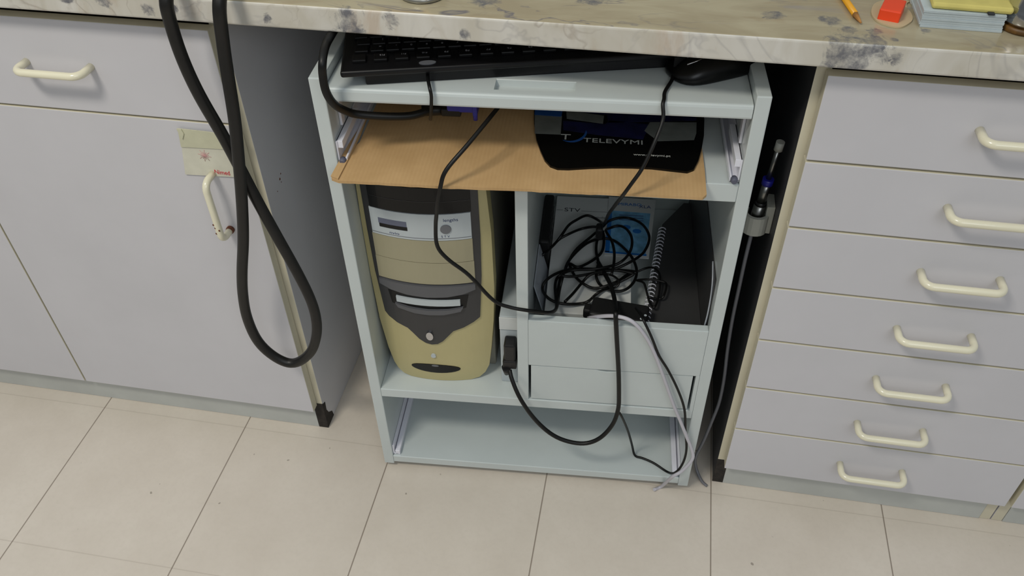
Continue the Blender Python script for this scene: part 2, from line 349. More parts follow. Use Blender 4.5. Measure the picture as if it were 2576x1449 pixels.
# paths of the flexible leads, metres (loop and hose in room coordinates, the rest in the trolley frame)
PATHS = {
 'mouse_cable': [(0.1678,0.0300,0.8118), (0.1627,0.0180,0.8107), (0.1572,-0.0020,0.8080), (0.1557,-0.0080,0.7986), (0.1547,-0.0120,0.7804), (0.1476,-0.0280,0.7624), (0.1351,-0.0420,0.7312), (0.1234,-0.0475,0.7108), (0.1142,-0.0460,0.6911), (0.1082,-0.0200,0.6587), (0.1055,0.0200,0.6203), (0.1009,0.0800,0.5611), (0.0994,0.2497,0.4100), (0.0882,0.2924,0.3839), (0.0695,0.3015,0.3857), (0.0518,0.2817,0.3898), (0.0377,0.2676,0.3874), (0.0279,0.2370,0.3903), (0.0175,0.2258,0.3798), (0.0039,0.1882,0.3894), (-0.0060,0.1827,0.3850), (-0.0089,0.1895,0.3831), (0.0106,0.2079,0.3837), (0.0234,0.2334,0.3823), (0.0406,0.2440,0.3876), (0.0594,0.2691,0.3791), (0.0806,0.2674,0.3873), (0.0971,0.2726,0.3832), (0.1067,0.2921,0.3812), (0.1264,0.2999,0.3848), (0.1467,0.3066,0.3799), (0.1661,0.2867,0.3853), (0.1768,0.2580,0.3900), (0.1789,0.2358,0.3895), (0.1718,0.2130,0.3850), (0.1602,0.1904,0.3888), (0.1415,0.1721,0.3887), (0.1203,0.1641,0.3816), (0.0956,0.1566,0.3801), (0.0650,0.1430,0.3814), (0.0421,0.1336,0.3860), (0.0341,0.1375,0.3871), (0.0519,0.1564,0.3809), (0.0875,0.1540,0.3880), (0.1184,0.1686,0.3858), (0.1334,0.1749,0.3919), (0.1444,0.1974,0.3900), (0.1487,0.2124,0.3963), (0.1472,0.2386,0.3954), (0.1376,0.2615,0.3928), (0.1248,0.2726,0.3883), (0.1086,0.2644,0.3874), (0.1034,0.2428,0.3992), (0.1137,0.2232,0.3952), (0.1188,0.1912,0.3975), (0.1185,0.1590,0.3984), (0.1154,0.1373,0.3926)],
 'adapter_coil': [(0.1011,0.2744,0.3714), (0.0910,0.2721,0.3747), (0.0752,0.2444,0.3791), (0.0554,0.2170,0.3772), (0.0438,0.1963,0.3685), (0.0377,0.1591,0.3774), (0.0345,0.1346,0.3782), (0.0317,0.1217,0.3688), (0.0310,0.0939,0.3738), (0.0298,0.0801,0.3681), (0.0273,0.0922,0.3751), (0.0239,0.1199,0.3762), (0.0262,0.1437,0.3736), (0.0367,0.1497,0.3795), (0.0388,0.1676,0.3763), (0.0442,0.1837,0.3795), (0.0587,0.2124,0.3792), (0.0772,0.2456,0.3708), (0.1016,0.2599,0.3682), (0.1214,0.2532,0.3688), (0.1389,0.2212,0.3777), (0.1519,0.2006,0.3752), (0.1583,0.1739,0.3738), (0.1553,0.1508,0.3711), (0.1426,0.1238,0.3760), (0.1259,0.1159,0.3757), (0.1090,0.1191,0.3776), (0.0967,0.1361,0.3713), (0.0904,0.1531,0.3765), (0.0936,0.1926,0.3692), (0.0887,0.2189,0.3717), (0.0901,0.2524,0.3715), (0.0975,0.2662,0.3799), (0.1015,0.2491,0.3750), (0.0991,0.2179,0.3733), (0.0869,0.1994,0.3712), (0.0715,0.1804,0.3739), (0.0577,0.1673,0.3781), (0.0444,0.1841,0.3707), (0.0557,0.1487,0.3734), (0.0736,0.1227,0.3797), (0.0877,0.1206,0.3755), (0.1042,0.1198,0.3808), (0.1267,0.1326,0.3833), (0.1426,0.1596,0.3748), (0.1579,0.1645,0.3779), (0.1272,0.1752,0.3701), (0.0877,0.1694,0.3744), (0.0484,0.1690,0.3716), (0.0229,0.1458,0.3797), (0.0072,0.1263,0.3794), (0.0035,0.1145,0.3731), (0.0113,0.0923,0.3778), (0.0257,0.0813,0.3771), (0.0455,0.0790,0.3756), (0.0679,0.0887,0.3693), (0.0812,0.0902,0.3753), (0.0972,0.1175,0.3708), (0.1276,0.1449,0.3690), (0.1515,0.1547,0.3799), (0.1468,0.1582,0.3806), (0.1188,0.1617,0.3815), (0.0833,0.1452,0.3851), (0.0687,0.1317,0.3773), (0.0549,0.0958,0.3845), (0.0426,0.0735,0.3859)],
 'thin_coil': [(0.1582,0.1679,0.3748), (0.1733,0.1723,0.3806), (0.1869,0.1856,0.3709), (0.1954,0.1682,0.3754), (0.1958,0.1365,0.3791), (0.1926,0.1081,0.3740), (0.1855,0.0803,0.3792), (0.1787,0.0950,0.3749), (0.1726,0.1219,0.3802), (0.1682,0.1363,0.3812), (0.1584,0.1512,0.3710), (0.1775,0.1449,0.3804), (0.2004,0.1414,0.3802), (0.2062,0.1338,0.3803), (0.2012,0.1092,0.3779), (0.1943,0.1080,0.3721), (0.1772,0.1058,0.3769)],
 'small_loop': [(0.0811,0.0694,0.3932), (0.0853,0.0871,0.3849), (0.0937,0.0898,0.3944), (0.1055,0.1011,0.3920), (0.1207,0.1134,0.3859), (0.1279,0.1181,0.3904), (0.1247,0.1296,0.3920), (0.1111,0.1470,0.3846), (0.0924,0.1329,0.3948)],
 'front_loop': [(0.0507,0.0750,0.3600), (0.0564,0.0831,0.3600), (0.0653,0.0867,0.3600), (0.0745,0.0836,0.3600), (0.0808,0.0777,0.3600)],
 'cable2': [(-0.0497,0.0600,0.7488), (-0.0536,0.0300,0.7558), (-0.0804,-0.0200,0.7391), (-0.1073,-0.0440,0.7136), (-0.1154,-0.0475,0.6900), (-0.1223,-0.0440,0.6618), (-0.1268,-0.0360,0.6359), (-0.1309,-0.0300,0.6107), (-0.1314,-0.0300,0.5758), (-0.1165,-0.0300,0.5516), (-0.0903,-0.0280,0.5243), (-0.0588,-0.0220,0.4723), (-0.0363,-0.0180,0.4566), (-0.0130,-0.0160,0.4502), (0.0098,-0.0060,0.4382), (0.0238,0.0080,0.4248), (0.0305,0.0538,0.3900), (0.0288,0.1049,0.3720), (0.0322,0.1541,0.3720)],
 'vga': [(-0.2505,0.0600,0.8522), (-0.2469,0.0220,0.8576), (-0.2502,0.0080,0.8526), (-0.2497,-0.0080,0.8494), (-0.2490,-0.0220,0.8414), (-0.2513,-0.0220,0.8258), (-0.2510,-0.0220,0.8045), (-0.2462,-0.0160,0.7838), (-0.2383,0.0000,0.7652), (-0.2270,0.0100,0.7546), (-0.1941,0.0200,0.7473), (-0.1654,0.0300,0.7433), (-0.1490,0.0400,0.7434), (-0.1404,0.0500,0.7420)],
 'vgaplug': [(-0.1404,0.0500,0.7420), (-0.1159,0.0600,0.7396), (-0.0788,0.0600,0.7403)],
 'kbdcable': [(-0.1354,0.0260,0.8048), (-0.1322,0.0120,0.8061), (-0.1275,-0.0040,0.8044), (-0.1261,-0.0050,0.7953), (-0.1273,-0.0040,0.7826), (-0.1298,0.0000,0.7672), (-0.1334,0.0100,0.7523)],
 'power_cord': [(0.0931,0.1809,0.3800), (0.1051,0.1471,0.3840), (0.1137,0.1148,0.3920), (0.1187,0.0789,0.4040), (0.1210,0.0526,0.4120), (0.1210,0.0040,0.4406), (0.1214,-0.0075,0.4371), (0.1264,-0.0110,0.3900), (0.1330,-0.0120,0.3285), (0.1376,-0.0130,0.2726), (0.1389,-0.0150,0.2349), (0.1316,-0.0200,0.1987), (0.1106,-0.0240,0.1636), (0.0811,-0.0260,0.1504), (0.0402,-0.0260,0.1631), (0.0062,-0.0240,0.1997), (-0.0204,-0.0200,0.2487), (-0.0358,-0.0050,0.2791), (-0.0407,0.0060,0.2904)],
 'thin_cord': [(0.1533,0.0400,0.4141), (0.1588,0.0080,0.4317), (0.1644,-0.0090,0.4325), (0.1775,-0.0120,0.4046), (0.1920,-0.0120,0.3665), (0.2085,-0.0120,0.3363), (0.2290,-0.0120,0.2911), (0.2454,-0.0120,0.2433), (0.2529,-0.0120,0.1921), (0.2615,-0.0120,0.1383), (0.2603,-0.0120,0.0980), (0.2513,-0.0120,0.0695), (0.2410,0.0061,0.0420), (0.2165,0.0235,0.0420), (0.1951,0.0329,0.0420), (0.1821,0.0369,0.0420), (0.1748,0.0387,0.0700), (0.1628,0.0200,0.1340), (0.1484,-0.0060,0.2018), (0.1417,-0.0110,0.2220)],
 'white_cord': [(0.0813,0.0300,0.3961), (0.1047,0.0080,0.4244), (0.1248,-0.0050,0.4382), (0.1454,-0.0110,0.4361), (0.1649,-0.0130,0.4130), (0.1833,-0.0130,0.3756), (0.2043,-0.0130,0.3183), (0.2271,-0.0130,0.2526), (0.2425,-0.0130,0.2133), (0.2577,-0.0140,0.1737), (0.2692,-0.0160,0.1447), (0.2731,-0.0200,0.1225), (0.2585,-0.0240,0.0914), (0.2433,-0.0260,0.0745), (0.2341,0.0009,0.0050), (0.2195,-0.0080,0.0050)],
 'hose': [(0.2620,0.0273,0.5681), (0.2639,0.0500,0.5123), (0.2644,0.0500,0.4570), (0.2651,0.0500,0.3896), (0.2684,0.0500,0.3175), (0.2727,0.0450,0.2559), (0.2741,0.0450,0.1943), (0.2695,0.0400,0.1563), (0.2612,0.0350,0.0930), (0.2528,0.0300,0.0503), (0.2589,0.0300,0.0148), (0.2697,0.0117,0.0060), (0.2791,0.0030,0.0060)],
 'loop': [(-0.4647,-0.0560,0.9294), (-0.4655,-0.0570,0.9053), (-0.4701,-0.0570,0.8716), (-0.4695,-0.0560,0.8246), (-0.4629,-0.0540,0.7744), (-0.4495,-0.0500,0.7140), (-0.4388,-0.0480,0.6598), (-0.4261,-0.0480,0.6037), (-0.4090,-0.0500,0.5422), (-0.3935,-0.0500,0.4824), (-0.3821,-0.0500,0.4265), (-0.3804,-0.0500,0.3834), (-0.3874,-0.0500,0.3415), (-0.4064,-0.0500,0.2975), (-0.4393,-0.0520,0.2682), (-0.4672,-0.0550,0.2803), (-0.4887,-0.0580,0.3183), (-0.4934,-0.0600,0.3749), (-0.4862,-0.0620,0.4302), (-0.4734,-0.0640,0.4833), (-0.4542,-0.0660,0.5493), (-0.4371,-0.0680,0.6241), (-0.4249,-0.0680,0.6910), (-0.4160,-0.0660,0.7511), (-0.4114,-0.0620,0.8110), (-0.4073,-0.0590,0.8570), (-0.3991,-0.0570,0.9058), (-0.3949,-0.0560,0.9337)],
}

# ================================================================== the room
f = MB(); f.box(-2.6, 2.4, -2.6, .62, -.05, 0, 0); struct('floor', f, M['floor'])
w = MB(); w.box(-2.6, 2.4, .60, .68, 0, 2.7, 0); struct('wall_back', w, M['wall'])

# ================================================================== fitted units and worktop
def pull(x0, z0, x1, z1, r=.0054, out=.030):
    """bent rod handle between two feet on the front plane"""
    a, b = Vector((x0, 0, z0)), Vector((x1, 0, z1)); d = (b - a).normalized(); k = .013
    P = [a + Vector((0, .001, 0))]
    P.append(a + Vector((0, -(out - k), 0)))
    for t in range(1, 6):
        u = t / 6 * PI / 2; P.append(a + Vector((0, -(out - k) - k * math.sin(u), 0)) + d * k * (1 - math.cos(u)))
    P.append(a + Vector((0, -out, 0)) + d * k)
    P.append(b + Vector((0, -out, 0)) - d * k)
    for t in range(1, 6):
        u = t / 6 * PI / 2; P.append(b + Vector((0, -(out - k) - k * math.cos(u), 0)) - d * k * (1 - math.sin(u)))
    P.append(b + Vector((0, -(out - k), 0))); P.append(b + Vector((0, .001, 0)))
    m = MB(); m.tube(P, r, smooth_path=False, seg=16); return m

def front_panel(x0, x1, z0, z1):
    m = MB(); m.box(x0, x1, 0, .018, z0, z1, .0012)
    m.bm.normal_update()
    for fc in m.bm.faces:
        if fc.normal.y > -.8: fc.material_index = 1
    return m

def unit(label, x0, x1, fronts, side_l=True, side_r=True, group=None, dark_side=None):
    t = thing('base_cabinet', label, 'cabinet', ((x0 + x1) / 2, .3, 0), 'w', group)
    c = MB(); c.box(x0 + .0185, x1 - .0185, .56, .575, .02, .860, 0); part('back_board', c, M['carcass'], t)
    c = MB(); c.box(x0 + .0185, x1 - .0185, .036, .559, .075, .09, 0); part('bottom_board', c, M['carcass'], t)
    c = MB(); c.box(x0 + .0185, x1 - .0185, .021, .10, .842, .860, .0005); part('front_rail', c, M['carcass'], t)
    for a, b in ((x0, x0 + .018), (x1 - .018, x1)):
        s = MB(); s.box(a, b, .0195, .575, .0005, .8605, .0008); s.bm.normal_update()
        for fc in s.bm.faces:
            if fc.normal.y < -.8 and fc.calc_center_median().z > -1: fc.material_index = 1
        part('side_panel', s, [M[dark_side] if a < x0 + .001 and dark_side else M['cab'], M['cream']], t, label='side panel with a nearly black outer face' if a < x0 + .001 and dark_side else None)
    k = MB(); k.box(x0 + .0185, x1 - .0185, .0185, .034, .0005, .066, .0005); part('toe_kick', k, M['kick'], t)
    return t

# left unit: two doors and two drawers
L0, L1 = -1.413, -.4505
lu = unit('white double cupboard with one door wearing a taped card, left of the trolley', L0, L1, None)
for (a, b, hx) in ((L0 + .009, -.9335, -1.165), (-.9303, -.4607, -.6955)):
    d = part('drawer', front_panel(a, b, .6993, .8364), [M['cab'], M['cream']], lu)
    part('handle', pull(hx - .048, .771, hx + .048, .771), M['handle'], d)
for (a, b, hx) in ((L0 + .009, -.9335, None), (-.9303, -.4607, -.514)):
    d = part('door', front_panel(a, b, .0690, .6962), [M['cab'], M['cream']], lu)
    if hx:
        h = part('handle', pull(hx, .507, hx, .612), M['handle'], d, label='cream rod handle with chipped rusty lower end')
        r = MB(); r.lathe([(.0062, 0), (.0066, .004), (.0058, .007)], Matrix.Translation((hx, .0005, .507)) @ Matrix.Rotation(PI / 2, 4, 'X'), 14)
        part('rust', r, M['rust'], d)
        for (dx, z) in ((-.0035, .541), (-.002, .535), (.003, .531), (-.003, .5245)):
            r = MB(); r.lathe([(.0004, -.0012), (.0018, 0), (.0004, .0012)], Matrix.Translation((hx + dx, -.0345, z)) @ Matrix.Rotation(PI / 2, 4, 'X'), 8)
            part('paint_chip', r, M['rust'], d)
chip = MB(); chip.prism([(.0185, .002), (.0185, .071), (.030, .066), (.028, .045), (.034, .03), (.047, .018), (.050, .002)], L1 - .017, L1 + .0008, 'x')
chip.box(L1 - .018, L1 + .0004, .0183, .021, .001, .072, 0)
part('dark_corner', chip, M['darkedge'], lu, label='dark broken bottom corner of the side panel')
for (y, z, r) in ((.068, .560, .0022), (.074, .566, .0014), (.052, .548, .001), (.07, .553, .001), (.21, .745, .0015)):
    st = MB(); st.lathe([(r, 0), (r * .8, .0004)], Matrix.Translation((L1, y, z)) @ Matrix.Rotation(PI / 2, 4, 'Y'), 9)
    part('stain', st, M['rust'], lu)

# right unit: seven drawers
R0, R1 = .2897, .7705
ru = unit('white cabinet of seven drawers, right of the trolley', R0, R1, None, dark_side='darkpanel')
zs = [.8389, .7201, .6148, .5054, .3988, .2897, .1832, .0681]
for i in range(7):
    d = part('drawer', front_panel(.3007, .7665, zs[i + 1] + .0016, zs[i] - .0016), [M['cab'], M['cream']], ru)
    zc = (zs[i] + zs[i + 1]) / 2
    part('handle', pull(.4835, zc + .003, .5835, zc + .003), M['handle'], d)

k = MB(); k.box(R0 - .0003, R0 + .0182, .0188, .0215, .0008, .068, 0); part('dark_corner', k, M['darkedge'], ru, label='dark bottom end of the side panel edge')  # dark strip over the foot of the side panel's front edge

# the next cupboard at the right edge
fu = unit('white cupboard at the right end, only a sliver of its door in view', .7725, 1.23, None)
d = part('door', front_panel(.7765, 1.226, .0690, .8375), [M['cab'], M['cream']], fu)
part('handle', pull(.82, .60, .82, .70), M['handle'], d)

# worktop
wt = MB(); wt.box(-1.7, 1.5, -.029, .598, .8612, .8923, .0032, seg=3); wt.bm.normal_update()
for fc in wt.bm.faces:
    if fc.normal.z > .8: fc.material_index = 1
tag(part('worktop', wt, [M['marble'], M['marbletop']]), 'polished veined marble worktop running over all the cupboards', 'worktop')

# ================================================================== trolley
HW, TI, DP = .2795, .2614, .42
tr = thing('computer_trolley', 'pale grey laminate computer trolley tucked under the worktop', 'trolley', (0, .2, 0), 'c')
def tb(name, boxes, m='cart', bev=.0012, label=None):
    b = MB()
    for q in boxes: b.box(*q, bev)
    return part(name, b, M[m], tr, label=label)
for s in (-1, 1):
    a, b = sorted((s * HW, s * TI)); tb('side_panel', [(a, b, 0, DP, .012, .8093)], bev=.0015)
# top shelf with finger recess
zt0, zt1 = .7768, .7955
ts = MB()
def shelf_piece(x0, x1, notch):
    fr = [(.0035, zt0), (.0018, zt0 + .0006), (.001, zt0 + .003), (.001, zt1 - .0045), (.0018, zt1 - .0018), (.0035, zt1 - .0004), (.0055, zt1)]
    if notch: prof = fr + [(.0150, zt1), (.0158, zt1 - .0008), (.0162, zt1 - .009), (.0400, zt1 - .009), (.0410, zt1 - .0008), (.0418, zt1)]
    else: prof = fr
    ts.prism(prof + [(.36, zt1), (.36, zt0)], x0, x1, 'x')
shelf_piece(-TI + .001, -.052, False); shelf_piece(-.052, .048, True); shelf_piece(.048, TI - .001, False)
part('sliding_shelf', ts, M['cart'], tr)
for s in (-1, 1):
    b = MB(); b.box(*sorted((s * .2612, s * .2505)), .03, .34, .764, .7788, .0008); b.box(*sorted((s * .2612, s * .2575)), .034, .046, .722, .7788, .0008)
    part('shelf_runner', b, M['rail'], tr)
    b = MB(); x = s * .2612
    b.box(*sorted((x, x - s * .0022)), .004, .36, .6835, .716, .0004); b.box(*sorted((x, x - s * .012)), .004, .36, .684, .687, .0004)
    b.box(*sorted((x - s * .010, x - s * .0125)), .004, .36, .684, .692, .0004); b.box(*sorted((x, x - s * .009)), .006, .09, .705, .716, .0006)
    rl = part('shelf_runner', b, M['rail'], tr)
    c_ = MB(); c_.lathe([(.0042, 0), (.0046, .006), (.003, .0095)], Matrix.Translation((x - s * .007, .0055, .6885)) @ Matrix.Rotation(PI / 2, 4, 'X'), 14)
    part('end_cap', c_, M['screw'], rl)
    b = MB(); b.box(*sorted((x, x - s * .003)), .004, .38, .0365, .062, .0004); b.box(*sorted((x, x - s * .010)), .004, .38, .0365, .0395, .0004); b.box(*sorted((x - s * .0040, x - s * .0130)), .004, .38, .0360, .0470, .0010)
    part('bottom_runner', b, M['rail'], tr)
tb('middle_shelf', [(-TI, TI, .0, DP, .6541, .6822)])
tb('pc_shelf', [(-TI, TI, .0, DP, .2063, .2256)])
tb('divider', [(-.0270, -.0095, .0005, DP, .2256, .6541)])
tb('back_panel', [(-TI, TI, DP - .008, DP, .06, .8093)], m='cartdark', bev=0)
bs = MB(); bs.box(-TI, TI, .0, DP, .0185, .0355, .0012); part('bottom_shelf', bs, M['cart'], tr)
bt = MB(); bt.box(-.0095, TI, 0, .014, .3115, .4128, .0012); bt.box(-.0095, TI, .014, DP - .01, .3115, .325, 0)
bt.box(.2555, TI, .0, .014, .2256, .3115, .0004)
part('open_bin', bt, M['cart'], tr)
dr = MB(); nx = .1165
out = [(-.0055, .2280), (-.0055, .3098), (nx - .018, .3098), (nx - .010, .3070), (nx, .3055), (nx + .010, .3070), (nx + .018, .3098), (.2515, .3098), (.2515, .2280)]
dr.prism([(a, b) for a, b in out], .0012, .016, 'y', bev=.0008)
dr.box(-.0055, .2515, .016, .40, .229, .300, 0)
part('drawer', dr, M['cart'], tr, label='shallow drawer with a notched top edge')
for (x, y) in ((-.255, .03), (.255, .03), (-.255, .38), (.255, .38)):
    b = MB(); b.lathe([(.014, 0), (.015, .003), (.015, .0118)], Matrix.Translation((x, y, .0002)), 18); part('foot', b, M['blackm'], tr)

# ---- tower computer
PX, PHW = -.166, .095
def yb(x): return .028 + min(1.1, ((x - PX) / PHW) ** 2) * .020
def plate(pts, o0, o1, bev=.0006):
    m = MB(); cuts = [PX + k * .012 for k in range(-8, 9)]
    m.prism(pts, 0, 1, 'y', bend=lambda x, y, z: (x, yb(x) + o0 + (o1 - o0) * y, z), cuts=cuts); return m
def oval(cx, cz, rx, rz, n=28): return [(cx + rx * math.cos(2 * PI * k / n), cz + rz * math.sin(2 * PI * k / n)) for k in range(n)]
def rect(x0, x1, z0, z1): return [(x0, z0), (x1, z0), (x1, z1), (x0, z1)]
pc = thing('tower_computer', 'beige and charcoal tower computer on the trolley shelf', 'computer', (PX, .2, .2256), 'c')
b = MB(); b.box(-.2585, -.0725, .072, .405, .2262, .640, .003)
part('case', b, M['pcside'], pc)
outl = [(-.2585, .645), (-.2605, .55), (-.2605, .45), (-.2575, .35), (-.250, .285), (-.243, .252), (-.237, .239), (-.228, .230), (-.215, .2262), (-.112, .2262), (-.097, .230), (-.087, .240), (-.080, .256), (-.075, .30), (-.070, .36), (-.067, .43), (-.068, .54), (-.074, .645)]
bz = MB(); bz.prism(outl, 0, 1, 'y', bend=lambda x, y, z: (x, yb(x) + y * (.076 - yb(x)), z), cuts=[PX + k * .01 for k in range(-9, 10)])
# soften the front edge
ed = [e for e in bz.bm.edges if e.is_manifold and len(e.link_faces) == 2 and e.calc_face_angle(0) > .9 and all(v.co.y < yb(v.co.x) + .001 for v in e.verts)]
bmesh.ops.bevel(bz.bm, geom=ed, offset=.006, segments=3, affect='EDGES', profile=.5)
part('bezel', bz, M['beige'], pc)
dk = plate([(-.2515, .634), (-.2515, .54), (-.2500, .46), (-.2440, .375), (-.238, .366), (-.225, .356), (-.208, .349), (-.200, .340), (-.190, .327), (-.180, .3195), (-.170, .317), (-.160, .319), (-.151, .326), (-.141, .339), (-.133, .349), (-.116, .356), (-.1, .366), (-.0900, .375), (-.0845, .46), (-.0830, .54), (-.0835, .634)], -.0025, .004)
fa = part('fascia', dk, M['fascia'], pc)
part('drive_cover', plate(rect(-.2405, -.0935, .5885, .633), -.0045, .002), M['fasciadk'], pc, label='black glossy drive cover')
b = plate(rect(-.2380, -.0935, .6095, .6100), -.0049, .0)
part('drive_seam', b, M['fascia'], fa)
wp = part('drive_cover', plate(rect(-.2420, -.0945, .5395, .5870), -.0045, .002), M['pcwhite'], pc, label='white drive panel with slot and round button')
part('panel_line', plate(rect(-.2415, -.0950, .5430, .5438), -.0048, 0), M['pcgrey'], wp)
part('card_slot', plate(rect(-.2295, -.1865, .5620, .5715), -.0048, 0), M['pcgreydk'], wp)
part('card_slot', plate(rect(-.2285, -.1860, .5555, .5620), -.0050, 0), M['fasciadk'], wp)
part('round_button', plate(oval(-.1300, .5610, .0078, .0078), -.0060, 0), M['pcgrey'], wp)
tx = MB(); bd = lambda x, y, z: (x, yb(x) - .0047, z)
tx.text('lengths', (-.1330, 0, .5745), (1, 0, 0), (0, 0, 1), .0075, .0001, bend=bd)
part('lettering', tx, M['blueink'], wp); tx = MB(); tx.text('nvio', (-.2145, 0, .5455), (1, 0, 0), (0, 0, 1), .0065, .0001, sx=1.4, bend=bd)
part('lettering', tx, M['blueink'], wp); tx = MB(); tx.text('S T V', (-.1375, 0, .5455), (1, 0, 0), (0, 0, 1), .0055, .0001, bend=bd)
part('lettering', tx, M['blueink'], wp)
part('drive_cover', plate(rect(-.2430, -.0940, .4965, .5385), -.0045, .002), M['coverbeige'], pc, label='beige blank drive cover')
part('drive_cover', plate(rect(-.2435, -.0935, .4530, .4955), -.0045, .002), M['coverbeige'], pc, label='beige blank drive cover')
lip = plate([(-.2435, .4500), (-.2435, .4400), (-.225, .4330), (-.2, .4290), (-.168, .4275), (-.136, .4290), (-.112, .4330), (-.0935, .4400), (-.0935, .4500)], -.0075, .002)
part('floppy_lip', lip, M['lip'], pc)
part('floppy_recess', plate([(-.232, .4270), (-.228, .400), (-.200, .3945), (-.168, .393), (-.136, .3945), (-.110, .400), (-.105, .4270), (-.168, .4255)], -.0029, .002), M['fasciadk'], pc)
fd = part('floppy_drive', plate(rect(-.2190, -.1180, .4080, .4195), -.0060, .002), M['pcwhite'], pc, label='silver floppy drive front')
part('lower_lip', plate([(-.222, .404), (-.2, .400), (-.168, .3985), (-.136, .400), (-.114, .404), (-.118, .396), (-.145, .390), (-.168, .389), (-.191, .390), (-.218, .396)], -.0070, .002), M['lip'], pc)
part('power_button', plate(oval(-.1715, .339, .0058, .0090), -.0060, .002), M['chrome'], pc)
part('reset_button', plate(oval(-.1700, .2885, .0042, .0042), -.0025, .004), M['pcwhite'], pc)
part('front_grille', plate(oval(-.1690, .2560, .0420, .0100), -.0010, .003), M['fasciadk'], pc)
part('front_badge', plate(oval(-.1690, .2640, .0060, .0018), -.0020, .001), M['pcgrey'], pc)

# ---- power backup box with its plug
ups = thing('power_supply_box', 'narrow white power box between the tower computer and the divider', 'power supply', (-.045, .15, .2256), 'c')
b = MB(); b.box(-.0590, -.0280, .0355, .30, .2258, .3815, .002); part('housing', b, M['pcwhite'], ups)
b = MB(); b.lathe([(.0022, 0), (.0022, .0010)], Matrix.Translation((-.0405, .0357, .3565)) @ Matrix.Rotation(PI / 2, 4, 'X'), 12)
part('vent_hole', b, M['ink'], ups); b = MB(); b.text('HI', (-.0335, .0353, .362), (0, 0, 1), (-1, 0, 0), .0065, .0002)
part('markings', b, M['ink'], ups)
b = MB(); b.box(-.0590, -.0280, .0330, .0350, .3550, .3815, .0006); part('front_label', b, M['paper'], ups)

# ---- keyboard, lying back to front with its rear edge towards the room
KA = math.atan2(.076, .378)
KM = Matrix.Translation((-.211, .012, 0)) @ Matrix.Rotation(KA, 4, 'Z')
kb = thing('computer_keyboard', 'black keyboard lying askew on the top shelf', 'keyboard', (-.03, .1, .7955), 'c')
KL = .386; KD = .135
def slope(y): return -.045 * y
b = MB(); b.box(0, KL, 0, KD, .7957, .8105, .002, M=KM); b.box(-.018, KL + .006, .012, KD, .8075, .8130, .0015, M=KM)
part('base', b, M['kbd'], kb)
b = MB(); b.box(-.028, KL + .008, -.010, KD + .004, .8120, .8205, .003, M=KM, seg=3); tf = part('top_frame', b, M['kbd'], kb)
rows = [(0.010, [(k * .0262, .017) for k in range(15)])]
for r_i in range(1, 6):
    rows.append((.010 + .024 + (r_i - 1) * .0188, [(k * .0194 + (r_i % 3) * .002, .0170) for k in range(20)]))
glyph = ['F12 F11 F10 F9 F8 F7 F6 F5 F4 F3 F2 F1 Esc'.split(), list("=-0987654321`"), list("][POIUYTREWQ"), list("';LKJHGFDSA"), list("/.,MNBVCXZ"), ['Alt', '', 'Ctrl']]
nk = 0
for ri, (yy, ks) in enumerate(rows):
    for ki, (xx, ww) in enumerate(ks):
        if xx + ww > KL - .012 or nk >= 98: continue
        if ri == 5 and 5 <= ki <= 11:
            if ki != 5: continue
            ww = .0194 * 7 - .003
        k_ = MB(); z0 = .8203; x0 = xx - .014
        k_.box(x0, x0 + ww, yy, yy + .0165, z0, z0 + .0045, .0012, M=KM)
        g = glyph[ri][ki - 1] if 0 < ki <= len(glyph[ri]) else ''
        if g:
            xd = KM.to_3x3() @ Vector((-1, 0, 0)); yd = KM.to_3x3() @ Vector((0, -1, 0))
            k_.text(g, KM @ Vector((x0 + ww - .003, yy + .012, z0 + .0046)), xd, yd, .0058 if len(g) < 3 else .0045, .00008, mi=1)
        part('key', k_, [M['key'], M['legend']], kb); nk += 1
b = MB(); bd_ = [(KM @ Vector((.078 + .0105 * math.cos(a), .0015 + .005 * math.sin(a), 0))).to_tuple()[:2] for a in [2 * PI * i / 24 for i in range(24)]]
b.prism(bd_, .8200, .8214, 'z'); part('badge', b, M['pcgrey'], kb)
b = MB(); b.tube(PATHS['kbdcable'], .0022); part('cable', b, M['cable'], kb)

# ---- mouse with its long lead
MA = math.radians(208); MC = Vector((.2160, .0880, .7957))
ms = thing('computer_mouse', 'glossy black mouse at the right end of the top shelf', 'mouse', MC, 'c')
MM = Matrix.Translation(MC) @ Matrix.Rotation(MA, 4, 'Z')
def mouse_shell(z0, z1, grow=0):
    t = bmesh.new(); bmesh.ops.create_uvsphere(t, u_segments=32, v_segments=20, radius=1)
    for v in t.verts:
        x, y, z = v.co; z = max(z, -.25)
        wv = .0380 * (1 - .13 * math.cos(x * 2.2)) * (1 + .06 * x * x)
        hz = .034 * (1 - .16 * x - .12 * x * x)
        sgn = 1 if x > 0 else -1
        v.co = Vector((sgn * abs(x) ** .85 * (.060 + grow), (abs(y) ** .85) * (1 if y > 0 else -1) * (wv + grow), (z + .25) / 1.25 * hz))
    bmesh.ops.bisect_plane(t, geom=t.verts[:] + t.edges[:] + t.faces[:], plane_co=(0, 0, z0), plane_no=(0, 0, 1), clear_inner=True)
    bmesh.ops.bisect_plane(t, geom=t.verts[:] + t.edges[:] + t.faces[:], plane_co=(0, 0, z1), plane_no=(0, 0, 1), clear_outer=True)
    for f_ in t.faces: f_.smooth = True
    bmesh.ops.holes_fill(t, edges=[e for e in t.edges if e.is_boundary])
    return t
b = MB(); b._join(mouse_shell(-.001, .05), 0, MM); part('body', b, M['padblack'], ms)
b = MB(); b.box(.018, .056, -.0005, .0005, .015, .0275, 0, M=MM); part('button_seam', b, M['blackm'], ms)
b = MB(); b.lathe([(.008, -.003), (.0095, -.002), (.0095, .002), (.008, .003)], MM @ Matrix.Translation((.030, 0, .0215)) @ Matrix.Rotation(PI / 2, 4, 'X'), 20); part('scroll_wheel', b, M['pcgrey'], ms)
b = MB()
